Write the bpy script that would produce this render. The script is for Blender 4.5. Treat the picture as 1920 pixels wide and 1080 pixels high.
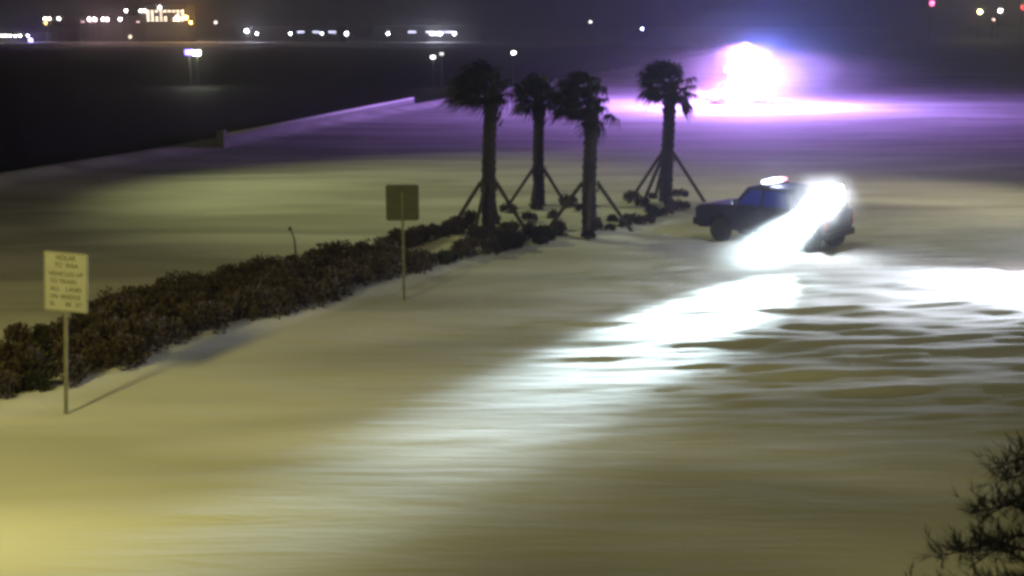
import bpy, bmesh, math, random
import numpy as np
from mathutils import Vector, Matrix, Euler

for o in list(bpy.data.objects):
    bpy.data.objects.remove(o, do_unlink=True)
scn = bpy.context.scene
COL = scn.collection
R = math.radians
random.seed(7)

# ------------------------------------------------------------------ camera
CAM_H = 7.8
FPX = 2318.0
HORIZON = 45.0
PITCH = math.atan((540 - HORIZON) / FPX)
cam_d = bpy.data.cameras.new("camera")
cam = bpy.data.objects.new("camera", cam_d)
COL.objects.link(cam)
cam.location = (0, 0, CAM_H)
cam.rotation_euler = (math.pi / 2 - PITCH, 0, 0)
cam_d.lens = FPX / 1920 * 36
cam_d.sensor_width = 36
cam_d.clip_end = 6000
scn.camera = cam

# ------------------------------------------------------------------ world (night sky)
w = bpy.data.worlds.new("World")
scn.world = w
w.use_nodes = True
bg = w.node_tree.nodes["Background"]
bg.inputs[0].default_value = (0.0050, 0.0048, 0.0052, 1)
bg.inputs[1].default_value = 1.0

scn.view_settings.view_transform = 'Standard'
scn.view_settings.look = 'None'
scn.view_settings.exposure = 0.0
scn.view_settings.gamma = 1.0
cy = scn.cycles
cy.use_denoising = True
cy.filter_width = 3.4
cy.max_bounces = 4
cy.diffuse_bounces = 2
cy.volume_bounces = 0
cy.transparent_max_bounces = 8
cy.sample_clamp_indirect = 2.0
cy.caustics_reflective = False
cy.caustics_refractive = False


def ground(px, py, z=0.0):
    """photo pixel (1920 wide) to a point on the plane z"""
    x = (px - 960) / FPX
    y = (540 - py) / FPX
    c, s = math.cos(PITCH), math.sin(PITCH)
    d = (x, c + y * s, -s + y * c)
    t = (z - CAM_H) / d[2]
    return Vector((d[0] * t, d[1] * t, z))


# ------------------------------------------------------------------ lamps
def lamp(name, kind, loc, power, color, target=None, angle=60, blend=1.0, size=0.3, parent=None):
    d = bpy.data.lights.new(name, kind)
    d.energy = power
    d.color = color
    d.shadow_soft_size = size
    o = bpy.data.objects.new(name, d)
    COL.objects.link(o)
    o.location = loc
    if kind == 'SPOT':
        d.spot_size = R(angle)
        d.spot_blend = blend
        v = Vector(target) - Vector(loc)
        o.rotation_euler = v.to_track_quat('-Z', 'Y').to_euler()
    return o


SODIUM = (1.0, 0.88, 0.27)
PALE = (1.0, 0.88, 0.52)
# street lights standing just outside the frame (their poles are built below)
STREET = [
    # head position, target, power, cone, colour
    ((-13.0, 10.0, 10.0), (-10.0, 28.0, 0.0), 9600, 106, SODIUM),
    ((15.0, 1.0, 13.0), (-1.0, 34.0, 0.0), 5600, 70, SODIUM),
    ((24.5, 58.0, 11.0), (14.0, 50.0, 0.0), 3200, 140, PALE),
    ((-31.0, 62.0, 24.0), (7.0, 56.0, 0.0), 23000, 70, (0.90, 0.96, 0.37)),
]
for i, (p, t, pw, an, c) in enumerate(STREET):
    lamp("street_light_lamp", 'SPOT', p, pw, c, t, an, 1.0, 0.9)


# ------------------------------------------------------------------ materials
def mat(name, col, rough=0.7, metal=0.0, var=0.0, scale=8.0, bump=0.0, emit=None, es=0.0, spec=0.4, coat=0.0):
    m = bpy.data.materials.new(name)
    m.use_nodes = True
    nt = m.node_tree
    b = nt.nodes["Principled BSDF"]
    b.inputs["Base Color"].default_value = (*col, 1)
    b.inputs["Roughness"].default_value = rough
    b.inputs["Metallic"].default_value = metal
    b.inputs["Specular IOR Level"].default_value = spec
    b.inputs["Coat Weight"].default_value = coat
    if var > 0 or bump > 0:
        tc = nt.nodes.new("ShaderNodeTexCoord")
        n = nt.nodes.new("ShaderNodeTexNoise")
        n.inputs["Scale"].default_value = scale
        n.inputs["Detail"].default_value = 6
        nt.links.new(tc.outputs["Object"], n.inputs["Vector"])
        if var > 0:
            cr = nt.nodes.new("ShaderNodeValToRGB")
            cr.color_ramp.elements[0].position = 0.3
            cr.color_ramp.elements[1].position = 0.7
            cr.color_ramp.elements[0].color = (*[c * (1 - var) for c in col], 1)
            cr.color_ramp.elements[1].color = (*[min(1, c * (1 + var)) for c in col], 1)
            nt.links.new(n.outputs["Fac"], cr.inputs[0])
            nt.links.new(cr.outputs[0], b.inputs["Base Color"])
        if bump > 0:
            bp = nt.nodes.new("ShaderNodeBump")
            bp.inputs["Strength"].default_value = bump
            bp.inputs["Distance"].default_value = 0.02
            nt.links.new(n.outputs["Fac"], bp.inputs["Height"])
            nt.links.new(bp.outputs[0], b.inputs["Normal"])
    if emit:
        b.inputs["Emission Color"].default_value = (*emit, 1)
        b.inputs["Emission Strength"].default_value = es
        try:
            m.cycles.emission_sampling = 'NONE'
        except Exception:
            pass
    return m


def snow_material():
    m = bpy.data.materials.new("windblown snow")
    m.use_nodes = True
    nt = m.node_tree
    b = nt.nodes["Principled BSDF"]
    b.inputs["Roughness"].default_value = 0.95
    b.inputs["Specular IOR Level"].default_value = 0.08
    tc = nt.nodes.new("ShaderNodeTexCoord")

    def noise(rot, sc, detail=4, dist=0.0, rough=0.5):
        mp = nt.nodes.new("ShaderNodeMapping")
        mp.inputs["Rotation"].default_value = (0, 0, R(rot))
        mp.inputs["Scale"].default_value = (*sc, 1)
        nt.links.new(tc.outputs["Object"], mp.inputs["Vector"])
        n = nt.nodes.new("ShaderNodeTexNoise")
        n.inputs["Scale"].default_value = 1.0
        n.inputs["Detail"].default_value = detail
        n.inputs["Roughness"].default_value = rough
        n.inputs["Distortion"].default_value = dist
        nt.links.new(mp.outputs[0], n.inputs["Vector"])
        return n
    n1 = noise(-7, (0.07, 0.26), 2.0, 0.6)         # wind-swept patches of thinner snow
    n2 = noise(-10, (0.35, 2.6), 5, 0.4)         # drift ripples
    n3 = noise(0, (3.0, 9.0), 6, 0.2)
    cr = nt.nodes.new("ShaderNodeValToRGB")
    cr.color_ramp.elements[0].position = 0.34
    cr.color_ramp.elements[0].color = (0.50, 0.50, 0.49, 1)
    cr.color_ramp.elements[1].position = 0.62
    cr.color_ramp.elements[1].color = (0.80, 0.80, 0.80, 1)
    nt.links.new(n1.outputs["Fac"], cr.inputs[0])
    nt.links.new(cr.outputs[0], b.inputs["Base Color"])
    a = nt.nodes.new("ShaderNodeMath")
    a.operation = 'MULTIPLY_ADD'
    nt.links.new(n3.outputs["Fac"], a.inputs[0])
    a.inputs[1].default_value = 0.16
    nt.links.new(n2.outputs["Fac"], a.inputs[2])
    bp = nt.nodes.new("ShaderNodeBump")
    bp.inputs["Strength"].default_value = 0.26
    bp.inputs["Distance"].default_value = 0.10
    nt.links.new(a.outputs[0], bp.inputs["Height"])
    nt.links.new(bp.outputs[0], b.inputs["Normal"])
    return m


M = dict(
    snow=snow_material(),
    water=mat("black water", (0.01, 0.012, 0.015), 0.75, bump=1.0, scale=0.6, spec=0.15),
    concrete=mat("concrete", (0.20, 0.20, 0.20), 0.85, var=0.2, scale=3, bump=0.3),
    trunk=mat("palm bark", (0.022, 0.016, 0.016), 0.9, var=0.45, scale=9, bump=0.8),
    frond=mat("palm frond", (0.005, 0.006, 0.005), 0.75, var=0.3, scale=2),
    timber=mat("prop timber", (0.04, 0.03, 0.024), 0.85, var=0.3, scale=6),
    strap=mat("strap", (0.03, 0.03, 0.03), 0.8),
    shrub=mat("frosted shrub leaf", (0.055, 0.040, 0.025), 0.85, var=0.85, scale=9),
    shrubg=mat("green shrub leaf", (0.026, 0.03, 0.011), 0.85, var=0.4, scale=3),
    twig=mat("twig", (0.05, 0.035, 0.025), 0.9),
    pine=mat("pine needles", (0.022, 0.024, 0.010), 0.85, var=0.4, scale=5),
    bark=mat("pine bark", (0.05, 0.038, 0.03), 0.9, var=0.4, scale=6, bump=0.6),
    signface=mat("sign face", (0.28, 0.28, 0.25), 0.6, var=0.08, scale=3),
    signback=mat("weathered sign back", (0.055, 0.058, 0.03), 0.7, var=0.12, scale=3),
    ink=mat("sign lettering", (0.05, 0.05, 0.03), 0.7),
    galv=mat("galvanised post", (0.12, 0.115, 0.07), 0.6, metal=0.0, var=0.15),
    steel=mat("lamp post steel", (0.16, 0.16, 0.16), 0.5, metal=0.5),
    truck=mat("dark truck paint", (0.006, 0.007, 0.016), 0.6, coat=0.0, spec=0.25),
    trim=mat("black trim", (0.012, 0.012, 0.013), 0.6),
    glass=mat("blue-glowing window glass", (0.006, 0.008, 0.02), 0.08, spec=0.8, emit=(0.03, 0.05, 0.6), es=0.16),  # blue emission in the panes stands in for light inside the cab
    rubber=mat("tyre rubber", (0.018, 0.018, 0.02), 0.85),
    rim=mat("wheel rim", (0.07, 0.07, 0.08), 0.35, metal=0.8),
    lens=mat("clear lamp lens", (0.5, 0.5, 0.52), 0.15, spec=0.8),
    tail=mat("red tail lamp", (0.25, 0.01, 0.01), 0.25),
    flood=mat("flood lamp lens", (0.8, 0.8, 0.8), 0.4, emit=(0.85, 0.93, 1.0), es=120),
    barw=mat("light bar lens", (0.8, 0.8, 0.9), 0.4, emit=(0.80, 0.86, 1.0), es=9),
    barr=mat("light bar red lens", (0.8, 0.3, 0.3), 0.4, emit=(1.0, 0.35, 0.5), es=2.5),
    ambw=mat("white ambulance paint", (0.7, 0.7, 0.7), 0.35, coat=0.4),
    red=mat("red stripe", (0.4, 0.03, 0.03), 0.4),
    blueL=mat("blue beacon", (0.1, 0.1, 0.8), 0.4, emit=(0.35, 0.45, 1.0), es=260),
    redL=mat("red beacon", (0.8, 0.1, 0.1), 0.4, emit=(1.0, 0.25, 0.45), es=260),
    headL=mat("lit headlamp", (0.8, 0.8, 0.8), 0.4, emit=(1.0, 0.85, 0.95), es=260),
    darkb=mat("dark building wall", (0.008, 0.008, 0.008), 0.8, var=0.2, scale=0.2),
    roof=mat("snow covered roof", (0.03, 0.03, 0.03), 0.8),
)
FAR = {}


def far_mat(key, col, es):
    if key not in FAR:
        FAR[key] = mat("lit lamp " + key, (0.5, 0.5, 0.5), 0.5, emit=col, es=es)
    return FAR[key]


# ------------------------------------------------------------------ mesh helpers
class MB:
    def __init__(self):
        self.v, self.f = [], []

    def add(self, vs, fs):
        n = len(self.v)
        self.v += [tuple(p) for p in vs]
        self.f += [tuple(i + n for i in f) for f in fs]
        return self

    def box(self, c, s, rot=None):
        x, y, z = s[0] / 2, s[1] / 2, s[2] / 2
        vs = [Vector(p) for p in ((-x, -y, -z), (x, -y, -z), (x, y, -z), (-x, y, -z), (-x, -y, z), (x, -y, z), (x, y, z), (-x, y, z))]
        if rot is not None:
            mm = rot if isinstance(rot, Matrix) else Euler(rot).to_matrix()
            vs = [mm @ p for p in vs]
        vs = [p + Vector(c) for p in vs]
        return self.add(vs, [(0, 3, 2, 1), (4, 5, 6, 7), (0, 1, 5, 4), (1, 2, 6, 5), (2, 3, 7, 6), (3, 0, 4, 7)])

    def tube(self, pts, rads, n=8, cap=True):
        pts = [Vector(p) for p in pts]
        rings = []
        up = Vector((0.13, 0.21, 1)).normalized()
        for i, p in enumerate(pts):
            d = (pts[min(i + 1, len(pts) - 1)] - pts[max(i - 1, 0)]).normalized()
            a = d.cross(up)
            if a.length < 1e-3:
                a = d.cross(Vector((1, 0, 0)))
            a.normalize()
            b = d.cross(a)
            rings.append([p + (a * math.cos(2 * math.pi * k / n) + b * math.sin(2 * math.pi * k / n)) * rads[i] for k in range(n)])
        vs = [q for r in rings for q in r]
        fs = []
        for i in range(len(pts) - 1):
            for k in range(n):
                fs.append((i * n + k, i * n + (k + 1) % n, (i + 1) * n + (k + 1) % n, (i + 1) * n + k))
        if cap:
            fs.append(tuple(range(n))[::-1])
            fs.append(tuple((len(pts) - 1) * n + k for k in range(n)))
        return self.add(vs, fs)

    def prism(self, prof, y0, y1, inset=None):
        """profile in XZ extruded between y0 and y1; inset narrows points above inset z"""
        n = len(prof)
        vs = []
        for y in (y0, y1):
            for (x, z) in prof:
                yy = y
                if inset:
                    z0, k = inset
                    if z > z0:
                        yy = y * (1 - k * (z - z0))
                vs.append((x, yy, z))
        fs = [tuple(range(n)), tuple(range(2 * n - 1, n - 1, -1))]
        for i in range(n):
            j = (i + 1) % n
            fs.append((i, i + n, j + n, j))
        return self.add(vs, fs)

    def build(self, name, m, parent=None, smooth=False, bevel=0.0):
        me = bpy.data.meshes.new(name)
        me.from_pydata(self.v, [], self.f)
        me.update()
        if bevel > 0:
            bm = bmesh.new()
            bm.from_mesh(me)
            bmesh.ops.recalc_face_normals(bm, faces=bm.faces)
            es = [e for e in bm.edges if len(e.link_faces) == 2 and e.calc_face_angle(0) > 0.35]
            bmesh.ops.bevel(bm, geom=es, offset=bevel, segments=2, affect='EDGES', profile=0.6, clamp_overlap=True)
            bm.to_mesh(me)
            bm.free()
        if smooth:
            for p in me.polygons:
                p.use_smooth = True
        me.materials.append(m)
        o = bpy.data.objects.new(name, me)
        COL.objects.link(o)
        if parent:
            o.parent = parent
        return o


def tag(o, label=None, cat=None, group=None, kind=None):
    if label:
        o["label"] = label
    if cat:
        o["category"] = cat
    if group:
        o["group"] = group
    if kind:
        o["kind"] = kind
    return o


def empty(name, loc, label, cat, group=None, rz=0.0):
    o = bpy.data.objects.new(name, None)
    o.empty_display_size = 0.3
    COL.objects.link(o)
    o.location = loc
    o.rotation_euler = (0, 0, rz)
    return tag(o, label, cat, group)


def copy_tree(o, parent=None):
    c = o.copy()
    COL.objects.link(c)
    c.parent = parent
    for ch in [x for x in o.children]:
        copy_tree(ch, c)
    return c


# ------------------------------------------------------------------ ground sheet
rng = np.random.RandomState(3)


def vnoise(x, y, seed):
    r = np.random.RandomState(seed)
    T = r.rand(256, 256)
    xi = np.floor(x).astype(int)
    yi = np.floor(y).astype(int)
    fx = x - xi
    fy = y - yi
    fx = fx * fx * (3 - 2 * fx)
    fy = fy * fy * (3 - 2 * fy)
    g = lambda a, b: T[a % 256, b % 256]
    return (g(xi, yi) * (1 - fx) + g(xi + 1, yi) * fx) * (1 - fy) + (g(xi, yi + 1) * (1 - fx) + g(xi + 1, yi + 1) * fx) * fy - 0.5


def sstep(t):
    t = np.clip(t, 0, 1)
    return t * t * (3 - 2 * t)


# planted median: near edge and far edge on the ground, from pixels
NEAR = [ground(*p) for p in ((-260, 850), (40, 752), (240, 690), (440, 622), (620, 570), (760, 522), (980, 466), (1110, 446), (1190, 430), (1290, 396))]
FARE = [ground(*p) for p in ((-260, 700), (0, 668), (150, 610), (330, 560), (500, 520), (700, 486), (850, 440), (960, 400), (1080, 382), (1280, 372))]
CEN = [((a + b) / 2, (a - b).length / 2) for a, b in zip(NEAR, FARE)]


def shore_x(y):
    return -26.3 + 0.29 * (y - 63.0)


def height(x, y):
    fade = np.clip((170 - y) / 90, 0, 1) * np.clip((y + 5) / 8, 0, 1)
    c, s = math.cos(R(-9)), math.sin(R(-9))
    u = x * c - y * s
    v = x * s + y * c
    k = sstep((x + 2) / 8) * sstep((62 - y) / 14) * sstep((y - 20) / 10)
    q = 0.42 + 0.58 * k
    h = q * 0.060 * vnoise(u * 0.16, v * 0.75 + 3 * vnoise(u * 0.1, v * 0.1, 9), 1)
    h += q * 0.050 * vnoise(u * 0.45, v * 1.9, 2)
    h += q * q * 0.022 * vnoise(u * 1.3, v * 4.4, 4)
    h += 0.16 * vnoise(x * 0.06, y * 0.08, 5)
    # rougher, churned snow on the open pavement at the right
    rid = vnoise(u * 0.30, v * 1.45, 11)
    h += k * 0.075 * (0.5 - np.abs(rid) * 2)
    h += k * 0.058 * vnoise(u * 0.55, v * 2.7, 13)
    h += k * 0.045 * np.maximum(vnoise(u * 0.8, v * 4.6, 12), -0.1) * 2
    h = h * fade
    # median hump
    d = np.full(x.shape, 1e9)
    for (a, wa), (b, wb) in zip(CEN[:-1], CEN[1:]):
        ab = np.array([b.x - a.x, b.y - a.y])
        L = ab @ ab
        t = np.clip(((x - a.x) * ab[0] + (y - a.y) * ab[1]) / L, 0, 1)
        dd = np.hypot(x - (a.x + t * ab[0]), y - (a.y + t * ab[1])) / (wa + t * (wb - wa))
        d = np.minimum(d, dd)
    h += 0.07 * (1 - sstep((d - 0.75) / 0.55))
    # bank down to the water and the far shore
    e = x - shore_x(y)
    bank = sstep((-e) / 6.0)
    far = sstep((y - 515) / 12)
    h = h * (1 - bank) + bank * (1 - far) * (-3.0)
    h += 0.35 * np.exp(-((e - 0.6) / 1.3) ** 2) * np.clip((300 - y) / 100, 0, 1) * (y > 20)
    return h


def axis(segs):
    out = [segs[0][0]]
    for a, b, st in segs:
        n = max(1, int(round((b - a) / st)))
        out += [a + (b - a) * (i + 1) / n for i in range(n)]
    return np.array(out)


xs = axis([(-3000, -400, 400), (-400, -60, 12), (-60, -26, 1.0), (-26, 26, 0.22), (26, 60, 1.2), (60, 400, 12), (400, 3000, 400)])
ys = axis([(-600, -20, 80), (-20, 10, 2.5), (10, 62, 0.11), (62, 100, 0.45), (100, 180, 1.5), (180, 500, 8), (500, 540, 3), (540, 3500, 300)])
X, Y = np.meshgrid(xs, ys)
Z = height(X, Y)
nx, ny = len(xs), len(ys)
co = np.stack([X, Y, Z], -1).reshape(-1, 3).astype(np.float32)
idx = np.arange(nx * ny).reshape(ny, nx)
quads = np.stack([idx[:-1, :-1], idx[:-1, 1:], idx[1:, 1:], idx[1:, :-1]], -1).reshape(-1, 4)
me = bpy.data.meshes.new("snowy_ground")
me.vertices.add(len(co))
me.vertices.foreach_set("co", co.ravel())
me.loops.add(quads.size)
me.loops.foreach_set("vertex_index", quads.ravel().astype(np.int32))
me.polygons.add(len(quads))
me.polygons.foreach_set("loop_start", np.arange(0, quads.size, 4, dtype=np.int32))
me.polygons.foreach_set("loop_total", np.full(len(quads), 4, dtype=np.int32))
me.update(calc_edges=True)
me.polygons.foreach_set("use_smooth", np.ones(len(quads), dtype=bool))
me.materials.append(M['snow'])
g = bpy.data.objects.new("snowy_ground", me)
COL.objects.link(g)
tag(g, "wind-drifted snow lying over road and verge", None, None, "structure")


def gz(x, y):
    return float(height(np.array([float(x)]), np.array([float(y)]))[0])


wt = MB().add([(-2500, 0, -1.3), (200, 0, -1.3), (200, 530, -1.3), (-2500, 530, -1.3)], [(0, 1, 2, 3)]).build("water", M['water'])
tag(wt, "dark open water of the bay", None, None, "structure")


# ------------------------------------------------------------------ street light poles outside the frame
def street_pole(x, y, h, head, label):
    r = empty("street_lamp", (x, y, 0), label, "street lamp", "street lamps lighting the road")
    MB().tube([(0, 0, -0.1), (0, 0, h)], [0.11, 0.07], 12).build("pole", M['steel'], r, True)
    a = Vector(head) - Vector((x, y, 0))
    MB().tube([(0, 0, h - 0.15), (a.x * 0.5, a.y * 0.5, h + 0.25), (a.x, a.y, a.z + 0.28)], [0.05, 0.045, 0.04], 8).build("arm", M['steel'], r, True)
    MB().box((a.x, a.y, a.z + 0.2), (0.75, 0.4, 0.14)).build("lamp_head", M['steel'], r, bevel=0.04)
    return r


street_pole(-15.5, 9.0, 10.1, (-13.0, 10.0, 10.0), "steel street lamp left of the view lighting the snow by the text sign")
street_pole(17.5, 0.0, 13.1, (15.0, 1.0, 13.0), "tall steel street lamp right of the camera")
street_pole(-33.0, 62.0, 24.1, (-31.0, 62.0, 24.0), "very tall mast lamp left of the view by the water")
street_pole(27.0, 59.0, 11.1, (24.5, 58.0, 11.0), "steel street lamp beyond the pickup at right")


# ------------------------------------------------------------------ signs
def text_mesh(body, size, name, m, parent, loc, width=None, rot=(math.pi / 2, 0, 0)):
    c = bpy.data.curves.new(name, 'FONT')
    c.body = body
    c.size = size
    c.align_x = 'CENTER'
    c.align_y = 'CENTER'
    c.extrude = 0.002
    o = bpy.data.objects.new(name, c)
    dg = bpy.context.evaluated_depsgraph_get()
    COL.objects.link(o)
    bpy.context.view_layer.update()
    dg.update()
    me = bpy.data.meshes.new_from_object(o.evaluated_get(dg))
    COL.objects.unlink(o)
    bpy.data.objects.remove(o)
    xs_ = [v.co.x for v in me.vertices]
    if width and xs_:
        k = width / (max(xs_) - min(xs_))
        for v in me.vertices:
            v.co.x *= k
    me.materials.clear()
    me.materials.append(m)
    t = bpy.data.objects.new(name, me)
    COL.objects.link(t)
    t.parent = parent
    t.location = loc
    t.rotation_euler = rot
    return t


def rounded_panel(wd, ht, th, r=0.05):
    pts = []
    for cx, cz, a0 in ((wd / 2 - r, ht / 2 - r, 0), (-wd / 2 + r, ht / 2 - r, 90), (-wd / 2 + r, -ht / 2 + r, 180), (wd / 2 - r, -ht / 2 + r, 270)):
        for k in range(5):
            a = R(a0 + k * 22.5)
            pts.append((cx + r * math.cos(a), cz + r * math.sin(a)))
    return MB().prism(pts, -th / 2, th / 2)


b = ground(122, 776)
s1 = empty("text_sign", (b.x, b.y, gz(b.x, b.y)), "pale rectangular sign with seven lines of dark text on a thin post at far left", "road sign", rz=R(-4))
s1.rotation_euler = (0, R(4.2), R(-4))
MB().box((0, 0.05, 1.55), (0.07, 0.05, 3.3)).build("post", M['galv'], s1)
PZ = 2.78
f = rounded_panel(0.90, 1.22, 0.02)
po = f.build("sign_panel", M['signface'], s1)
po.location = (0.03, 0, PZ)
bd = MB()
for (cx, cz, sx, sz) in ((0, 0.59, 0.84, 0.012), (0, -0.59, 0.84, 0.012), (-0.43, 0, 0.012, 1.16), (0.43, 0, 0.012, 1.16)):
    bd.box((cx, -0.0125, cz), (sx, 0.004, sz))
bo = bd.build("border", M['ink'], po)
for k, words in enumerate(((("HOLAR", 0.0, .40),), (("TO", -.15, .15), ("WAA", .12, .26)), (("VEHICLES", -.09, .52), ("UP", .28, .14)),
                           (("TO", -.25, .14), ("TRAIN", .04, .34)), (("ALL", -.22, .20), ("LANES", .16, .32)),
                           (("ON", -.24, .15), ("BRIDGE", .10, .40)), (("SL", -.27, .12), ("1", .02, .03), ("1", .08, .03), ("ST", .26, .12)))):
    for tx, off, wd in words:
        text_mesh(tx, 0.145 if k < 2 else 0.12, "lettering", M['ink'], po, (off, -0.0135, 0.49 - k * 0.155 - (0.02 if k > 1 else 0)), wd)

b = ground(758, 566)
s2 = empty("sign_seen_from_behind", (b.x, b.y, gz(b.x, b.y)), "blank dark olive back of a square sign on a post in front of the hedge", "road sign", rz=R(3))
MB().box((0, -0.04, 1.5), (0.07, 0.05, 3.2)).build("post", M['galv'], s2)
p2 = rounded_panel(0.93, 1.02, 0.02, 0.07).build("sign_panel", M['signback'], s2)
p2.location = (0, 0, 2.80)
for zz in (.25, -.25):
    MB().box((0, -0.025, zz), (0.7, 0.02, 0.05)).build("bracket", M['signback'], p2)

b = ground(556, 488)
dl = empty("marker_post", (b.x, b.y, gz(b.x, b.y)), "thin leaning marker post standing up out of the hedge", "marker post")
MB().tube([(0, 0, 0), (-0.05, 0, 0.7), (-0.16, 0, 1.0)], [0.035, 0.03, 0.025], 8).build("post", M['twig'], dl, True)
MB().box((-0.18, -0.02, 1.04), (0.1, 0.03, 0.12)).build("reflector", M['trim'], dl)


# ------------------------------------------------------------------ shrubs
def leaf_blob(rx, rz, n, ls, seed, droop=0.2):
    rr = random.Random(seed)
    mb = MB()
    lumps = [(Vector((rr.uniform(-.55, .55) * rx, rr.uniform(-.55, .55) * rx, rr.uniform(0.3, .8) * rz)), rr.uniform(.3, .55)) for _ in range(9)]
    for i in range(n):
        c, k = rr.choice(lumps)
        while True:
            d = Vector((rr.uniform(-1, 1), rr.uniform(-1, 1), rr.uniform(-1, 1)))
            if 0.1 < d.length < 1:
                break
        p = c + Vector((d.x * rx * k, d.y * rx * k, d.z * rz * k * 0.9))
        if p.z < 0.02:
            p.z = rr.uniform(0.02, 0.12)
        out = (p - Vector((0, 0, rz * 0.1))).normalized()
        out = (out + Vector((rr.uniform(-.7, .7), rr.uniform(-.7, .7), rr.uniform(-.4, .7)))).normalized()
        s = out.cross(Vector((rr.uniform(-1, 1), rr.uniform(-1, 1), rr.uniform(-1, 1)))).normalized()
        L = ls * rr.uniform(0.7, 1.5)
        W = L * 0.28
        mb.add([p, p + out * L * .5 + s * W, p + out * L, p + out * L * .5 - s * W], [(0, 1, 2, 3)])
    return mb


def shrub_proto(i, h, m, n=420):
    r = empty("shrub", (0, 0, 0), "x", "shrub")
    fo = leaf_blob(h * 0.8, h * 0.92, int(n * 1.8), 0.09, 50 + i).build("foliage", m, r)
    rr = random.Random(i)
    st = MB()
    for k in range(9):
        a = rr.uniform(0, 6.28)
        q = Vector((math.cos(a), math.sin(a), 0)) * rr.uniform(.15, .6) * h
        st.tube([(0, 0, -0.05), q * .5 + Vector((0, 0, h * .45)), q + Vector((0, 0, h * rr.uniform(.7, 1.05)))], [0.015, 0.01, 0.005], 4, False)
    st.build("stems", M['twig'], r)
    return r


protos = [shrub_proto(0, 0.75, M['shrub'], 650), shrub_proto(1, 0.62, M['shrub'], 560), shrub_proto(2, 0.5, M['shrubg'], 420),
          shrub_proto(3, 0.38, M['shrubg'], 260), shrub_proto(4, 0.42, M['shrub'], 300)]
used = set()


def put_shrub(pi, x, y, sc, label, group):
    p = protos[pi]
    if pi not in used:
        used.add(pi)
        o = p
    else:
        o = copy_tree(p)
    o.location = (x, y, gz(x, y) - 0.03)
    o.rotation_euler = (random.uniform(-.1, .1), random.uniform(-.1, .1), random.uniform(0, 6.28))
    k = sc * random.uniform(.85, 1.15)
    o.scale = (k * random.uniform(.9, 1.15), k * random.uniform(.9, 1.15), k)
    tag(o, label, "shrub", group)


def strip(t, s):
    """t along strip in segments, s from 0 near edge to 1 far edge"""
    i = min(int(t), len(NEAR) - 2)
    u = t - i
    a = NEAR[i].lerp(NEAR[i + 1], u)
    c = FARE[i].lerp(FARE[i + 1], u)
    return a.lerp(c, s)


def walk(t0, t1, step):
    t = t0
    while t < t1:
        yield t
        i = min(int(t), len(NEAR) - 2)
        t += step * random.uniform(.8, 1.2) / max(0.5, (NEAR[i + 1] - NEAR[i]).length)


for s, lab in ((0.06, "front"), (0.32, "mid"), (0.60, "mid"), (0.88, "back")):
    for t in walk(0.3, 2.0, 0.78):
        p = strip(t, s + random.uniform(-.06, .06))
        put_shrub(random.choice((0, 1, 1, 2)), p.x, p.y, 0.95, "brown frosted shrub in the clump around the text sign", "shrubs around the text sign")
    for t in walk(2.0, 5.1, 0.84):
        p = strip(t, s + random.uniform(-.06, .06))
        put_shrub(random.choice((0, 0, 1)), p.x, p.y, 1.02, "dark brown shrub in the dense hedge between the two signs", "hedge shrubs between the two signs")
for s in (0.04, 0.97):
    for t in walk(5.1, 6.4, 0.65):
        p = strip(t, s + random.uniform(-.05, .05))
        put_shrub(random.choice((1, 2)), p.x, p.y, 0.9, "low dark shrub at the foot of the leftmost palm", "shrubs at the foot of the leftmost palm")
for s in (0.05, 0.24, 0.60, 0.95):
    for t in walk(6.0, 9.0, 0.85 if s < 0.1 else 1.5):
        p = strip(t, s + random.uniform(-.07, .07))
        put_shrub(random.choice((3, 4, 4)), p.x, p.y, 0.95, "small tuft of plants poking through the snow under the palms", "small tufts in the snow under the palms")
for px, py in ((1000, 448), (1018, 455), (940, 452), (900, 462), (925, 470), (960, 470)):
    p = ground(px, py)
    put_shrub(2, p.x, p.y, 1.05, "bushy green shrub in front of the leftmost palm trunk", "green shrubs before the leftmost palm")


# ------------------------------------------------------------------ palms
def fan_leaf(mb, base, d, plen, fl, rr, wind):
    """one costapalmate leaf: stalk and a fan of drooping leaflets"""
    side = d.cross(Vector((0, 0, 1)))
    if side.length < .05:
        side = Vector((1, 0, 0))
    side.normalize()
    tip = base + d * plen + Vector((0, 0, -0.12 * plen)) + wind * 0.15
    mb.tube([base, (base + tip) / 2 + Vector((0, 0, 0.05)), tip], [0.02, 0.016, 0.012], 4, False)
    nrm = side.cross(d).normalized()
    n = 17
    for k in range(n):
        a = R(-105 + 210 * k / (n - 1))
        v = (d * math.cos(a) + side * math.sin(a)).normalized()
        L = fl * (0.75 + 0.25 * math.cos(a)) * rr.uniform(.85, 1.1)
        w_ = 0.045
        s2 = v.cross(nrm).normalized() * w_
        m1 = tip + v * L * 0.55 + nrm * 0.03 + Vector((0, 0, -0.06)) + wind * 0.22
        e = tip + v * L * 0.9 + Vector((0, 0, -0.34 * L - rr.uniform(0, .18))) + wind * 0.55
        mb.add([tip, m1 - s2, m1 + s2, e], [(0, 1, 2), (1, 3, 2)])


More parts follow.
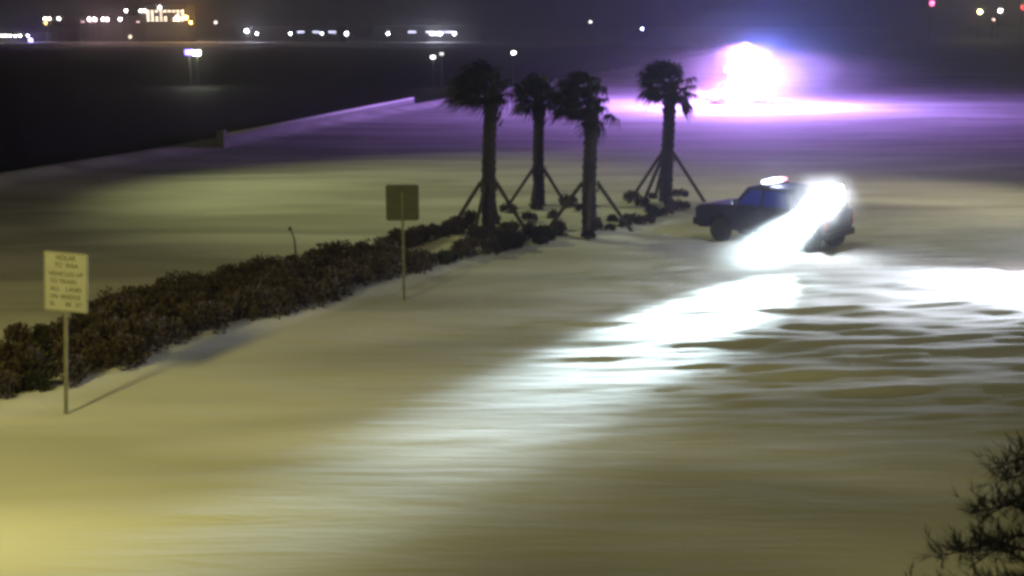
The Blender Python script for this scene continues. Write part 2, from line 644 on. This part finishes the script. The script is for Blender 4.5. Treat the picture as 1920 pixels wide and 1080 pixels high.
def palm(px, py, trunk_h, wind, seed, label, prop_a, attach=1.8, spread=1.55, lean=0.0, crown=1.0, rtr=0.25, hang=False):
    rr = random.Random(seed)
    b = ground(px, py)
    z0 = gz(b.x, b.y)
    r = empty("palm_tree", (b.x, b.y, z0), label, "palm tree", "propped palms in the median")
    tr = MB()
    pts, rads = [], []
    N = 34
    for i in range(N + 1):
        t = i / N
        pts.append((lean * t * t + 0.03 * math.sin(5 * t + seed), 0.03 * math.cos(4 * t), -0.1 + (trunk_h + .1) * t))
        k = rtr * (1.12 - 0.18 * t + 0.16 * max(0, t - .72) / .28)
        rads.append(k * (1.0 + (0.09 if i % 2 else -0.04) * rr.uniform(.5, 1.3)))
    tr.tube(pts, rads, 14)
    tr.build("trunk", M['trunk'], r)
    # old leaf boots under the crown
    bt = MB()
    for k in range(26):
        a = k * 2.4
        zz = trunk_h * (0.74 + 0.26 * k / 26)
        c = Vector((lean + math.cos(a) * rtr * .9, math.sin(a) * rtr * .9, zz))
        d = Vector((math.cos(a) * .5, math.sin(a) * .5, 1)).normalized()
        bt.tube([c, c + d * 0.16, c + d * 0.3], [0.05, 0.035, 0.02], 5)
    bt.build("leaf_boots", M['trunk'], r)
    top = Vector((lean, 0, trunk_h))
    cr = MB()
    n = 44
    for k in range(n):
        a = k * 2.399 + seed
        el = R(75 - 95 * (k / n) ** 0.9)
        d = Vector((math.cos(a) * math.cos(el), math.sin(a) * math.cos(el), math.sin(el)))
        d = (d + wind * 0.55 * rr.uniform(.5, 1.5)).normalized()
        fan_leaf(cr, top + Vector((0, 0, -0.1)), d, 0.78 * crown * rr.uniform(.6, 1.4), 0.88 * crown * rr.uniform(.75, 1.1), rr, wind)
    if hang:
        for k in range(7):
            d = Vector((0.8, rr.uniform(-.5, .2), -0.5 - 0.12 * k)).normalized()
            fan_leaf(cr, top + Vector((0.1, 0, -0.1)), d, 0.7, 0.55, rr, Vector((0.2, 0, -0.4)))
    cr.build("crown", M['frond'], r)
    # collar of battens and straps, then the timber props
    lc = lean * (attach / trunk_h) ** 2
    for k in range(5):
        a = k * 2 * math.pi / 5
        MB().box((math.cos(a) * (rtr + .06), math.sin(a) * (rtr + .06), attach), (0.05, 0.1, 0.45), Euler((0, 0, a))).build("batten", M['timber'], r).location = (lc, 0, 0)
    for a in prop_a:
        a = R(a)
        f_ = Vector((math.cos(a) * spread, math.sin(a) * spread, 0))
        zz = gz(b.x + f_.x, b.y + f_.y) - z0
        MB().tube([(f_.x, f_.y, zz - 0.06), (lc + math.cos(a) * (rtr + .05), math.sin(a) * (rtr + .05), attach + .12)], [0.075, 0.075], 6).build("prop", M['timber'], r)
    return r


W1 = Vector((-0.85, 0.05, -0.12))
palm(915, 436, 5.35, W1, 1, "leftmost of the four palms, crown blown to the left, thick trunk above the hedge end", (180, 12, 250, 75), attach=1.72, spread=1.5, lean=0.22)
palm(1010, 386, 4.75, Vector((-0.15, 0.05, -.1)), 2, "second palm from left, standing a little farther back than its neighbours", (205, -38, 100), attach=1.5, spread=1.6, crown=.9, rtr=.23)
palm(1105, 436, 4.95, Vector((-0.62, 0, -.16)), 3, "third palm from left, compact round crown, props crossing the planted bed", (172, -8, 265, 80), attach=1.70, spread=1.65)
palm(1249, 383, 5.1, Vector((-0.35, 0, -.1)), 4, "rightmost palm nearest the pickup with a dead frond hanging at its right", (190, 3, 225, 100), attach=1.95, spread=1.75, rtr=.265, hang=True)


# ------------------------------------------------------------------ barrier by the water
a0, a1 = ground(415, 276), ground(775, 199)
seg = (a1 - a0)
ang = math.atan2(seg.y, seg.x)
cb = empty("concrete_barrier", (a0.x, a0.y, 0), "low concrete barrier along the water edge tinted violet", "barrier", rz=ang)
prof = [(-.30, 0), (.30, 0), (.26, .08), (.12, .30), (.09, .85), (-.09, .85), (-.12, .30), (-.26, .08)]
L = seg.length
mb = MB()
n = len(prof)
vs = [(0, p[0], p[1] - .1) for p in prof] + [(L, p[0], p[1] - .1) for p in prof]
mb.add(vs, [tuple(range(n))[::-1], tuple(range(n, 2 * n))] + [(i, (i + 1) % n, (i + 1) % n + n, i + n) for i in range(n)])
mb.build("wall", M['concrete'], cb)
MB().box((0.12, 0, 0.5), (0.5, 0.5, 1.2)).build("end_post", M['concrete'], cb, bevel=.03)
sc_ = MB().tube([(0.5, 0, 0.76), (L / 2, 0, 0.77), (L, 0, 0.76)], [0.11, 0.12, 0.11], 8)
sc_.build("snow_cap", M['snow'], cb, True)


# ------------------------------------------------------------------ wheels and vehicles
def wheel(parent, x, y, r=0.42, wdt=0.28):
    side = 1 if y > 0 else -1
    t = MB()
    prof = [(r * .62, -wdt / 2), (r * .93, -wdt / 2), (r, -wdt / 2 + .05), (r, wdt / 2 - .05), (r * .93, wdt / 2), (r * .62, wdt / 2)]
    n = 28
    vs = [(math.cos(2 * math.pi * k / n) * a, b_, math.sin(2 * math.pi * k / n) * a) for k in range(n) for (a, b_) in prof]
    m_ = len(prof)
    fs = [(k * m_ + j, k * m_ + (j + 1) % m_, ((k + 1) % n) * m_ + (j + 1) % m_, ((k + 1) % n) * m_ + j) for k in range(n) for j in range(m_)]
    w0 = bpy.data.objects.new("wheel", None)
    COL.objects.link(w0)
    w0.parent = parent
    w0.location = (x, y, r)
    t.add(vs, fs)
    t.build("tyre", M['rubber'], w0, True)
    rm = MB()
    ys_ = side * wdt * 0.30
    rm.tube([(0, ys_ - .02, 0), (0, ys_ + .02, 0)], [r * .62, r * .62], 24)
    for k in range(6):
        a = k * math.pi / 3
        rm.box((math.cos(a) * r * .33, ys_ + side * .03, math.sin(a) * r * .33), (r * .5, .03, .07), Euler((0, -a, 0)))
    rm.tube([(0, ys_, 0), (0, ys_ + side * .07, 0)], [.09, .07], 12)
    rm.build("rim", M['rim'], w0)
    return w0


def pickup(loc, rz, label, lit=True):
    """front is +X in local space"""
    r = empty("pickup_truck", loc, label, "pickup truck", rz=rz)
    W2 = 0.98
    # lower body side profile with wheel arches
    def arch(cx, rr_, n=9):
        return [(cx + rr_ * math.cos(R(180 - 180 * k / (n - 1))), 0.46 + rr_ * math.sin(R(180 - 180 * k / (n - 1)))) for k in range(n)]
    rear, front = -1.85, 1.85
    low = [(-2.47, 0.50), (-2.40, 0.46)] + arch(rear, .52) + arch(front, .52) + [(2.70, 0.44), (2.88, 0.55), (2.90, 1.05), (2.80, 1.18), (2.2, 1.26), (1.25, 1.31), (-2.48, 1.31)]
    MB().prism(low, -W2, W2).build("body", M['truck'], r, bevel=.035)
    # cab
    cab = [(1.32, 1.30), (0.80, 1.93), (0.40, 2.00), (-0.85, 1.98), (-1.04, 1.90), (-1.12, 1.30)]
    c = MB().prism(cab, -W2 + .03, W2 - .03, inset=(1.30, .26)).build("cab", M['truck'], r, bevel=.03)
    for sy in (-1, 1):
        for (x0, x1, xt0, xt1) in ((0.20, 1.10, 0.16, 0.62), (-0.92, 0.10, -0.80, 0.06)):
            gl = MB()
            def yy(z):
                return sy * ((W2 - .03) * (1 - .26 * (z - 1.30)) + .006)
            gl.add([(x0, yy(1.36), 1.36), (x1, yy(1.36), 1.36), (xt1, yy(1.85), 1.85), (xt0, yy(1.85), 1.85)], [(0, 1, 2, 3)])
            gl.build("side_window", M['glass'], r)
    MB().add([(1.27, -.82, 1.37), (1.27, .82, 1.37), (0.775, .70, 1.885), (0.775, -.70, 1.885)], [(0, 1, 2, 3)]).build("windscreen", M['glass'], r).location = (.006, 0, .006)
    MB().box((-1.78, 0, 1.325), (1.26, 1.80, .05)).build("bed_cover", M['trim'], r, bevel=.02)
    for sy in (-1, 1):
        MB().tube([(-1.15, sy * .86, 1.33), (-1.18, sy * .80, 1.96), (-1.18, 0, 2.0)], [.035, .035, .035], 8).build("roll_bar", M['trim'], r)
    MB().box((2.93, 0, .62), (.16, 1.96, .26)).build("front_bumper", M['trim'], r, bevel=.05)
    MB().box((-2.54, 0, .60), (.16, 1.9, .22)).build("rear_bumper", M['trim'], r, bevel=.04)
    gr = MB()
    gr.box((2.905, 0, .93), (.03, 1.1, .34))
    for k in range(4):
        gr.box((2.925, 0, .81 + k * .08), (.03, 1.08, .03))
    gr.build("grille", M['trim'], r)
    for sy in (-1, 1):
        MB().box((2.88, sy * .76, .95), (.10, .32, .22)).build("headlight", M['lens'], r, bevel=.02)
        MB().box((-2.48, sy * .90, 1.02), (.08, .14, .4)).build("tail_light", M['tail'], r, bevel=.02)
        mr = MB().box((1.08, sy * 1.13, 1.42), (.10, .24, .2)).box((1.08, sy * 1.0, 1.38), (.05, .14, .04)).build("mirror", M['trim'], r, bevel=.02)
        if lit and sy > 0:
            MB().box((1.145, sy * 1.14, 1.40), (.03, .12, .10)).build("spot_lamp", M['barw'], mr)
        MB().box((.22, sy * (W2 + .012), 1.14), (.18, .03, .035)).build("door_handle", M['trim'], r)
        MB().box((.0, sy * (W2 - .02), .50), (2.4, .12, .06)).build("running_board", M['trim'], r)
        dr = MB()
        for xx in (1.18, .12, -.98):
            dr.box((xx, sy * (W2 + .001), .92), (.012, .008, .74))
        dr.build("door_seam", M['trim'], r)
        for xx in (rear, front):
            wheel(r, xx, sy * .82)
    # light bar on the cab roof
    lb = MB().box((.18, 0, 2.03), (.34, 1.36, .05)).build("light_bar", M['trim'], r)
    if lit:
        MB().box((.18, .16, 2.11), (.28, 1.0, .11)).build("white_lens", M['barw'], lb, bevel=.03)
        MB().box((.18, -.52, 2.11), (.28, .30, .11)).build("red_lens", M['barr'], lb, bevel=.03)
    return r


pf, pr = ground(1338, 452), ground(1535, 478)
mid = (pf + pr) / 2
# near-side wheels sit on those two points; shift the centre to the far side
dirv = (pf - pr).normalized()
nrm = Vector((-dirv.y, dirv.x, 0))      # left of travel
if nrm.y < 0:
    nrm = -nrm
c0 = mid + nrm * 0.82
tk = pickup((c0.x, c0.y, gz(c0.x, c0.y) - .03), math.atan2(dirv.y, dirv.x),
            "dark pickup truck with roof light bar and blazing rear work lamps crossing the snow")
print("WHEELBASE", (pf - pr).length, "centre", c0)
# work lamps on a short mast at the rear corner (near side = camera side)
near = -1 if nrm.cross(dirv).z < 0 else -1
M_inv = Matrix.Rotation(math.atan2(dirv.y, dirv.x), 4, 'Z')
tk.scale = (0.97, 1.05, 1.08)
tk_w = Matrix.Translation(tk.location) @ M_inv @ Matrix.Diagonal((0.97, 1.05, 1.08, 1))
cam_side = 1 if (tk_w @ Vector((0, 1, 0)) - tk_w @ Vector((0, -1, 0))).y < 0 else -1
LX = -2.42
aim = ground(1215, 628)
rk = MB()
rk.tube([(LX, cam_side * .60, 1.3), (LX, cam_side * .60, 2.02)], [.03, .03], 8)
rk.tube([(LX, cam_side * .60, 1.95), (LX, -cam_side * .60, 1.95)], [.025, .025], 8)
rk.tube([(LX, -cam_side * .60, 1.3), (LX, -cam_side * .60, 2.02)], [.03, .03], 8)
rack = rk.build("lamp_rack", M['trim'], tk)
inv = tk_w.inverted()
for k, yy in enumerate((cam_side * .98, cam_side * .55, cam_side * 0.1)):
    zl = (1.75, 2.05, 2.05)[k]
    pl = Vector((LX, yy, zl))
    d = (inv @ aim - pl).normalized()
    rotm = d.to_track_quat('X', 'Z').to_matrix()
    MB().box(pl - d * .06, (.12, .34, .26), rotm).build("work_lamp", M['trim'], rack, bevel=.02)
    MB().box(pl + d * .012, (.02, .30, .22), rotm).build("lamp_lens", M['flood'], rack)
    pw = tk_w @ (pl + d * .10)
    lamp("work_lamp_beam", 'SPOT', pw, (60000, 200000, 9000)[k], (0.76, 0.94, 1.0), (pw + Vector((-5.0, -8.4, -2.3)), pw + Vector((-6.2, -10.0, -2.45)), pw + Vector((-4.0, -6.9, -2.0)))[k], (26, 18, 36)[k], 1.0, 0.12)
pw = tk_w @ Vector((LX + .1, cam_side * 1.25, 1.75))
lamp("work_lamp_spill", 'POINT', pw, 450, (0.85, 0.93, 1.0), size=.2)
pw = tk_w @ Vector((.18, 0, 2.35))
lamp("light_bar_glow", 'POINT', pw, 260, (0.55, 0.65, 1.0), size=.15)

# a second pickup just past the right edge whose headlights rake the snow
q = Vector((21.0, 39.2, 0))
tgt2 = Vector((3.0, 32.5, 0))
ang2 = math.atan2(tgt2.y - q.y, tgt2.x - q.x)
t2 = pickup((q.x, q.y, gz(q.x, q.y)), ang2, "dark pickup truck just past the right edge with headlights on", lit=False)
m2 = Matrix.Translation(t2.location) @ Matrix.Rotation(ang2, 4, 'Z')
for sy in (-1, 1):
    MB().box((2.945, sy * .76, .95), (.02, .26, .17)).build("lit_headlight", M['headL'], t2)
    p = m2 @ Vector((3.02, sy * .76, .95))
    lamp("headlight_beam", 'SPOT', p, 13500, (0.80, 0.86, 1.0), m2 @ Vector((22, sy * 3.0 + 1.5, -.2)), 64, 1.0, .08)


# ------------------------------------------------------------------ ambulance in the distance
b = ground(1385, 196)
am = empty("ambulance", (b.x, b.y, 0), "emergency vehicle in the distance lost in red, blue and white light", "ambulance", rz=R(188))
MB().prism([(-3.3, .55), (.9, .55), (.9, 3.1), (-3.3, 3.1)], -1.2, 1.2).build("box_body", M['ambw'], am, bevel=.06)
MB().prism([(.93, .55), (3.1, .5), (3.15, 1.15), (2.1, 1.4), (1.5, 2.2), (.93, 2.3)], -1.0, 1.0).build("cab", M['ambw'], am, bevel=.05)
MB().box((-1.2, 1.205, 1.5), (4.1, .02, .3)).box((-1.2, -1.205, 1.5), (4.1, .02, .3)).build("stripe", M['red'], am)
MB().add([(2.08, -.85, 1.48), (2.08, .85, 1.48), (1.56, .8, 2.12), (1.56, -.8, 2.12)], [(0, 1, 2, 3)]).build("windscreen", M['glass'], am).location = (.02, 0, .02)
MB().box((3.2, 0, .6), (.15, 2.0, .3)).build("bumper", M['trim'], am, bevel=.03)
for sy in (-1, 1):
    MB().box((3.13, sy * .75, .95), (.08, .32, .24)).build("headlight", M['headL'], am)
    for xx in (2.1, -2.2):
        wheel(am, xx, sy * .98, .42, .26)
lbs = MB().box((1.0, 0, 3.2), (.5, 2.1, .1)).build("light_bar", M['trim'], am)
MB().box((1.0, -.55, 3.35), (.45, .9, .2)).build("red_beacon", M['redL'], lbs)
MB().box((1.0, .55, 3.35), (.45, .9, .2)).build("blue_beacon", M['blueL'], lbs)
for sy in (-1, 1):
    MB().box((-3.0, sy * 1.22, 2.8), (.5, .06, .3)).build("corner_beacon", M['blueL'], am)
    MB().box((0.5, sy * 1.22, 2.8), (.5, .06, .3)).build("corner_beacon", M['redL'], am)
    MB().box((-1.3, sy * 1.22, 2.8), (.6, .06, .3)).build("scene_light", M['headL'], am)
mA = Matrix.Translation(am.location) @ Matrix.Rotation(R(188), 4, 'Z')
lamp("blue_beacon_light", 'POINT', mA @ Vector((-2.2, 0.5, 4.6)), 15000, (0.10, 0.13, 1.0), size=.5)
lamp("red_beacon_light", 'POINT', mA @ Vector((2.4, 1.6, 1.9)), 2000, (1.0, 0.12, 0.55), size=.4)
lamp("scene_white_light", 'POINT', mA @ Vector((-1.0, 1.7, 3.2)), 5500, (0.75, 0.9, 1.0), size=.4)
p_ = mA @ Vector((.3, 1.8, 5.8))
lamp("violet_ground_fill", 'SPOT', p_, 75000, (0.55, 0.26, 1.0), (p_.x, p_.y - 0.05, 0), 174, .10, .4)  # added spot without a fixture, washes the snow below in violet
lamp("ambulance_headlight_beam", 'SPOT', mA @ Vector((3.4, 0, .95)), 5000, (1.0, 0.6, 0.95), mA @ Vector((22, 14, 0)), 70, .8, .2)

# ------------------------------------------------------------------ pine reaching in at lower right
def pine(x, y, h, label):
    r = empty("pine_tree", (x, y, 0), label, "pine tree")
    rr = random.Random(21)
    MB().tube([(0, 0, -.1), (.02, .02, h * .5), (-.12, 0, h)], [.11, .07, .015], 10).build("trunk", M['bark'], r, True)
    br, nd = MB(), MB()
    for k in range(46):
        t = (k + 1) / 47
        z = h * (0.16 + 0.83 * t)
        a = k * 2.399 + rr.uniform(-.3, .3)
        Lb = (1.0 - t) * 1.9 + .25
        d = Vector((math.cos(a), math.sin(a), 0))
        s = Vector((-.12 * (z / h) ** 2, 0, z))
        wv = Vector((-.18, -.02, 0))
        pts = [s, s + d * Lb * .5 + Vector((0, 0, .10)) + wv * .4, s + d * Lb + Vector((0, 0, -.02 - .12 * Lb)) + wv]
        br.tube(pts, [.022, .013, .005], 5, False)
        for j in range(int(30 + 60 * Lb)):
            u = rr.uniform(.15, 1.0)
            p = pts[0].lerp(pts[1], u * 2) if u < .5 else pts[1].lerp(pts[2], u * 2 - 1)
            sd = Vector((rr.uniform(-1, 1), rr.uniform(-1, 1), rr.uniform(-.3, .6))).normalized()
            tw = (d * .8 + sd).normalized()
            tl = rr.uniform(.06, .34)
            q = p + tw * tl
            for q_ in range(8):
                nd_d = (tw + Vector((rr.uniform(-1, 1), rr.uniform(-1, 1), rr.uniform(-1, 1))) * .5).normalized()
                p0 = p.lerp(q, rr.random())
                sx = nd_d.cross(Vector((0, 0, 1))).normalized() * .005
                nl = rr.uniform(.09, .17)
                nd.add([p0 - sx, p0 + sx, p0 + nd_d * nl], [(0, 1, 2)])
    br.build("branches", M['bark'], r)
    nd.build("needles", M['pine'], r)
    return r


tp = ground(1850, 835, 3.9)
pine(tp.x + .78, tp.y, 3.9, "dark pine tree reaching into the lower right corner")


# ------------------------------------------------------------------ far shore: buildings and lamps
FY = 560.0


def far_pt(px, py, y=FY):
    x = (px - 960) / FPX
    yy = (540 - py) / FPX
    c, s = math.cos(PITCH), math.sin(PITCH)
    t = y / (c + yy * s)
    return Vector((x * t, y, CAM_H + (-s + yy * c) * t))


def far_building(px0, px1, py_top, depth, label, rows, key, col, es, y=FY, skip=0.0):
    a, b_ = far_pt(px0, py_top, y), far_pt(px1, py_top, y)
    wd, ht = b_.x - a.x, a.z
    r = empty("waterfront_building", ((a.x + b_.x) / 2, y + depth / 2, 0), label, "building")
    MB().box((0, 0, ht / 2), (wd, depth, ht)).build("wall", M['darkb'], r)
    MB().box((0, 0, ht + .25), (wd + .8, depth + .8, .5)).build("roof", M['roof'], r)
    rr = random.Random(int(px0))
    mt = far_mat(key, col, es)
    for (py, h_, st) in rows:
        z = far_pt(px0, py, y).z
        xx = -wd / 2 + .8
        while xx < wd / 2 - .8:
            if rr.random() > skip:
                MB().box((xx + .3, -depth / 2 - .03, z), (st * .45, .05, h_)).build("window", mt, r)
            xx += st
    return r


far_building(272, 348, 12, 16, "multi-storey waterfront building with rows of warm lit windows", [(21, .7, 1.9), (27, .6, 1.9), (33, .6, 1.9), (38, .6, 1.9)], "warm", (1.0, .82, .6), 7, skip=.2)
far_building(150, 262, 32, 12, "long low waterfront building lit pinkish, left of the multi-storey one", [(41, .5, 3.5)], "dimpink", (1.0, .6, .7), 3, skip=.5)
far_building(470, 640, 52, 14, "long dark single-storey building on the far shore", [(60, .6, 7)], "dimblue", (.7, .7, 1.0), 4, skip=.6)
far_building(700, 900, 50, 14, "dark warehouse on the far shore behind white lot lamps", [(60, .6, 8)], "dimblue", (.7, .7, 1.0), 4, skip=.6)


def far_lamp(px, py, size, key, col, es, label, group=None, y=FY - 8):
    p = far_pt(px, py, y)
    base = 0.0
    r = empty("lot_lamp", (p.x, y, base), label, "lamp", group)
    h = max(p.z, 1.0)
    MB().tube([(0, 0, -.2), (0, 0, h - .05)], [.12, .08], 6).build("pole", M['steel'], r)
    MB().box((0, .1, h + size * .35), (size * 1.2, size, .15)).build("lamp_hood", M['steel'], r)
    bm = bmesh.new()
    bmesh.ops.create_icosphere(bm, subdivisions=2, radius=size / 2)
    me_ = bpy.data.meshes.new("lamp_globe")
    bm.to_mesh(me_)
    bm.free()
    me_.materials.append(far_mat(key, col, es))
    o = bpy.data.objects.new("lamp_globe", me_)
    COL.objects.link(o)
    o.parent = r
    o.location = (0, -size * .55, h)
    return r


WH, WM, PK, BL, OR, RD, YE = (1, .98, .95), (1, .85, .6), (1, .78, .82), (.30, .22, 1), (1, .55, .12), (1, .12, .3), (1, .8, .25)
G1 = "row of small white lamps at far left"
for px in (4, 12, 20, 29, 38):
    far_lamp(px, 67, .7, "white", WH, 60, "small white lamp in the low row at the far left of the shore", G1)
far_lamp(53, 67, .7, "white", WH, 60, "white lamp beside the violet lamp, right end of the low left row")
far_lamp(59, 76, 1.5, "violet", BL, 30, "violet lamp just right of the low row of white lamps at far left")
far_lamp(85, 35, .9, "warmw", WM, 60, "warm white lamp, left one of the close pair above the violet lamp")
far_lamp(93, 35, .9, "warmw", WM, 60, "warm white lamp, right one of the close pair above the violet lamp")
far_lamp(87, 43, 1.2, "amber", OR, 14, "amber lamp just under the warm pair on the shore at left")
far_lamp(111, 35, .9, "white", WH, 60, "single white lamp right of the warm pair on the shore")
for px, l in ((168, "pink-white lamp, first of the three before the low building"), (178, "pink-white lamp close right of the first one"), (194, "pink-white lamp in the middle of the row before the low building"),
              (202, "pink-white lamp right beside the middle one of the row"), (226, "pink-white lamp at the right end of the row before the low building")):
    far_lamp(px, 36, 1.1, "pinkw", PK, 60, l)
far_lamp(237, 20, .9, "white", WH, 60, "white lamp highest left of the multi-storey building")
far_lamp(264, 20, .8, "white", WH, 60, "white lamp at the left corner of the multi-storey building, left of its twin")
far_lamp(272, 20, .9, "white", WH, 60, "white lamp at the left corner of the multi-storey building, right of its twin")
far_lamp(300, 14, 1.0, "white", WH, 60, "white lamp above the roof of the multi-storey building")
far_lamp(333, 34, 1.6, "orangew", (1, .72, .45), 120, "bright peach lamp in front of the multi-storey building")
far_lamp(350, 33, 1.3, "orange", OR, 60, "orange lamp right of the multi-storey building")
far_lamp(358, 42, 1.0, "orange", OR, 20, "dim orange lamp lowest right of the multi-storey building")
far_lamp(405, 42, 1.0, "dim", PK, 9, "faint lone lamp between the orange and the blue-white lamps")
far_lamp(245, 69, 1.3, "dimw", WM, 4, "faint lamp on the waterline below the multi-storey building")
G2 = "white lot lamps along the middle of the shore"
far_lamp(463, 58, 1.4, "bluew", (.85, .87, 1), 60, "bright blue-white lamp at the left end of the middle shore row")
for px, s in ((482, .9), (545, .9), (604, .7), (650, 1.3), (728, 1.0), (810, 1.2), (818, 1.0), (826, 1.2), (852, 1.2)):
    far_lamp(px, 63, s, "bluew", (.85, .87, 1), 60, {482: "blue-white lamp close right of the brightest one on the middle shore", 545: "blue-white lamp near the middle of the long dark building", 604: "smallest blue-white lamp, near the right end of the long dark building",
             650: "large blue-white lamp between the two dark shore buildings", 728: "blue-white lamp before the left part of the dark warehouse", 810: "blue-white lamp, leftmost of the three close together by the warehouse",
             818: "small blue-white lamp in the middle of the three close together by the warehouse", 826: "blue-white lamp, rightmost of the three close together by the warehouse", 852: "blue-white lamp at the right end of the middle shore row"}[px], G2)
far_lamp(1107, 41, .9, "dimw2", WH, 9, "faint small lamp on the shore right of the middle row")
far_lamp(1204, 54, .9, "violet2", (.5, .5, 1), 60, "small bluish lamp on the shore left of the emergency glow")
far_lamp(1746, 6, 2.2, "red", RD, 10, "red lamp high above the shore at right")
far_lamp(1836, 22, 1.6, "yellow", YE, 90, "bright yellow lamp on the shore at the right edge")
far_lamp(1874, 20, 1.6, "pale", (1, .85, .8), 30, "pale lamp right of the yellow lamp on the shore")
far_lamp(1862, 37, 1.2, "dimr", (1, .5, .4), 4, "faint reddish lamp under the pale lamp at right")
far_lamp(1917, 14, 2.0, "dred", (1, .06, .06), 5, "dim red lamp cut by the right edge of the view")


def near_lamp(px, py, y, size, key, col, es, label, power, pcol):
    p = far_pt(px, py, y)
    zb = gz(p.x, y)
    r = empty("lot_lamp", (p.x, y, max(zb, -3.2)), label, "lamp")
    h = p.z - max(zb, -3.2)
    MB().tube([(0, 0, -.2), (0, 0, h)], [.1, .06], 8).build("pole", M['steel'], r)
    MB().box((0, .1, h + .16), (.7, .4, .1)).build("lamp_hood", M['steel'], r)
    MB().box((0, -.05, h), (size, .2, size * .6)).build("lamp_lens", far_mat(key, col, es), r)
    if power:
        lamp("lot_lamp_light", 'POINT', (p.x, y - .4, p.z - .05), power, pcol, size=.2)
    return r


near_lamp(369, 99, 190, 1.0, "nearwhite", (.9, .88, 1.0), 40, "bright violet-white lamp over the dark water at left", 700, (.85, .9, .5))
near_lamp(355, 98, 190.5, 1.3, "nearviolet", (.20, .10, 1.0), 7, "violet lamp touching the left of the bright lamp over the water", 0, WH)
near_lamp(963, 99, 185, .5, "nearsmall", (1, 1, .98), 30, "small white lamp above the palm crowns", 0, WH)
near_lamp(812, 107, 185, .7, "neardim", (1, 1, .95), 1.2, "dim lamp, left of a faint pair above the bay", 100, (.95, .95, .95))
near_lamp(828, 101, 186, .6, "neardim2", (1, 1, .95), 1.6, "dim lamp, right of a faint pair above the bay", 0, WH)
lamp("shore_glow_warm", 'POINT', far_pt(352, 28, FY - 12), 8000, (1, .5, .12), size=1)
lamp("shore_glow_pink", 'POINT', far_pt(195, 36, FY - 14), 4000, (1, .5, .6), size=1)
lamp("shore_glow_violet", 'POINT', far_pt(59, 72, FY - 14), 4000, (.3, .2, 1), size=1)
lamp("shore_glow_white", 'POINT', far_pt(470, 55, FY - 14), 4000, (.75, .75, 1), size=1)
lamp("shore_glow_lot", 'POINT', far_pt(820, 60, FY - 14), 7000, (.8, .8, 1), size=1)

# ------------------------------------------------------------------ blowing snow in the air
hz = MB().box((-150, 620, 35), (1500, 1600, 80)).build("haze", None or M['trim'])
hz.data.materials.clear()
hm = bpy.data.materials.new("blowing snow haze")
hm.use_nodes = True
nt = hm.node_tree
nt.nodes.clear()
ou = nt.nodes.new("ShaderNodeOutputMaterial")
pv = nt.nodes.new("ShaderNodeVolumePrincipled")
pv.inputs["Color"].default_value = (.95, .95, .96, 1)
pv.inputs["Density"].default_value = 0.0012
pv.inputs["Anisotropy"].default_value = 0.78
nt.links.new(pv.outputs[0], ou.inputs["Volume"])
hz.data.materials.append(hm)
tag(hz, "blowing snow and mist filling the night air", None, None, "stuff")


def plume(name, loc, rad, dens, label, rz=0.0, aniso=0.6, nscale=1.6):
    bm = bmesh.new()
    bmesh.ops.create_icosphere(bm, subdivisions=3, radius=1.0)
    me_ = bpy.data.meshes.new(name)
    bm.to_mesh(me_)
    bm.free()
    m = bpy.data.materials.new(name + " air")
    m.use_nodes = True
    nt = m.node_tree
    nt.nodes.clear()
    ou = nt.nodes.new("ShaderNodeOutputMaterial")
    pv = nt.nodes.new("ShaderNodeVolumePrincipled")
    pv.inputs["Color"].default_value = (.95, .95, .96, 1)
    pv.inputs["Anisotropy"].default_value = aniso
    tc = nt.nodes.new("ShaderNodeTexCoord")
    ln = nt.nodes.new("ShaderNodeVectorMath")
    ln.operation = 'LENGTH'
    nt.links.new(tc.outputs["Object"], ln.inputs[0])
    mr = nt.nodes.new("ShaderNodeMapRange")
    mr.interpolation_type = 'SMOOTHSTEP'
    mr.inputs["From Min"].default_value = 1.0
    mr.inputs["From Max"].default_value = 0.1
    mr.inputs["To Max"].default_value = dens
    nt.links.new(ln.outputs["Value"], mr.inputs["Value"])
    n = nt.nodes.new("ShaderNodeTexNoise")
    n.inputs["Scale"].default_value = nscale
    n.inputs["Detail"].default_value = 3
    nt.links.new(tc.outputs["Object"], n.inputs["Vector"])
    mu = nt.nodes.new("ShaderNodeMath")
    mu.operation = 'MULTIPLY'
    nt.links.new(mr.outputs[0], mu.inputs[0])
    ct = nt.nodes.new("ShaderNodeMapRange")
    ct.inputs["From Min"].default_value = 0.38
    ct.inputs["From Max"].default_value = 0.66
    nt.links.new(n.outputs["Fac"], ct.inputs["Value"])
    nt.links.new(ct.outputs[0], mu.inputs[1])
    nt.links.new(mu.outputs[0], pv.inputs["Density"])
    nt.links.new(pv.outputs[0], ou.inputs["Volume"])
    me_.materials.append(m)
    o = bpy.data.objects.new(name, me_)
    COL.objects.link(o)
    o.location = loc
    o.scale = rad
    o.rotation_euler = (0, 0, rz)
    return tag(o, label, None, None, "stuff")


lw = tk_w @ Vector((LX, cam_side * .98, 1.75))
bd_ = (ground(1240, 605) - Vector((lw.x, lw.y, 0))).normalized()
plume("glow_plume", (lw.x + bd_.x * 3.2, lw.y + bd_.y * 3.2, 1.3), (6.0, 1.5, 1.2), 0.07, "blowing snow thickened to show the beam of the pickup work lamps", math.atan2(bd_.y, bd_.x))  # added volume along the beam, so it shows in the air
plume("halo_cloud", (am.location.x + 3, am.location.y - 3, 2.2), (17, 12, 7), 0.026, "blowing snow thickened into a glowing halo round the emergency vehicle")  # added volume that holds the beacon halo close to the vehicle
plume("glow_plume", (lw.x + bd_.x * .5, lw.y + bd_.y * .5, 1.95), (1.7, 1.7, 1.3), 0.6, "small dense volume added as the glare round the pickup rear lamps")  # added dense ball that makes the glare round the work lamps
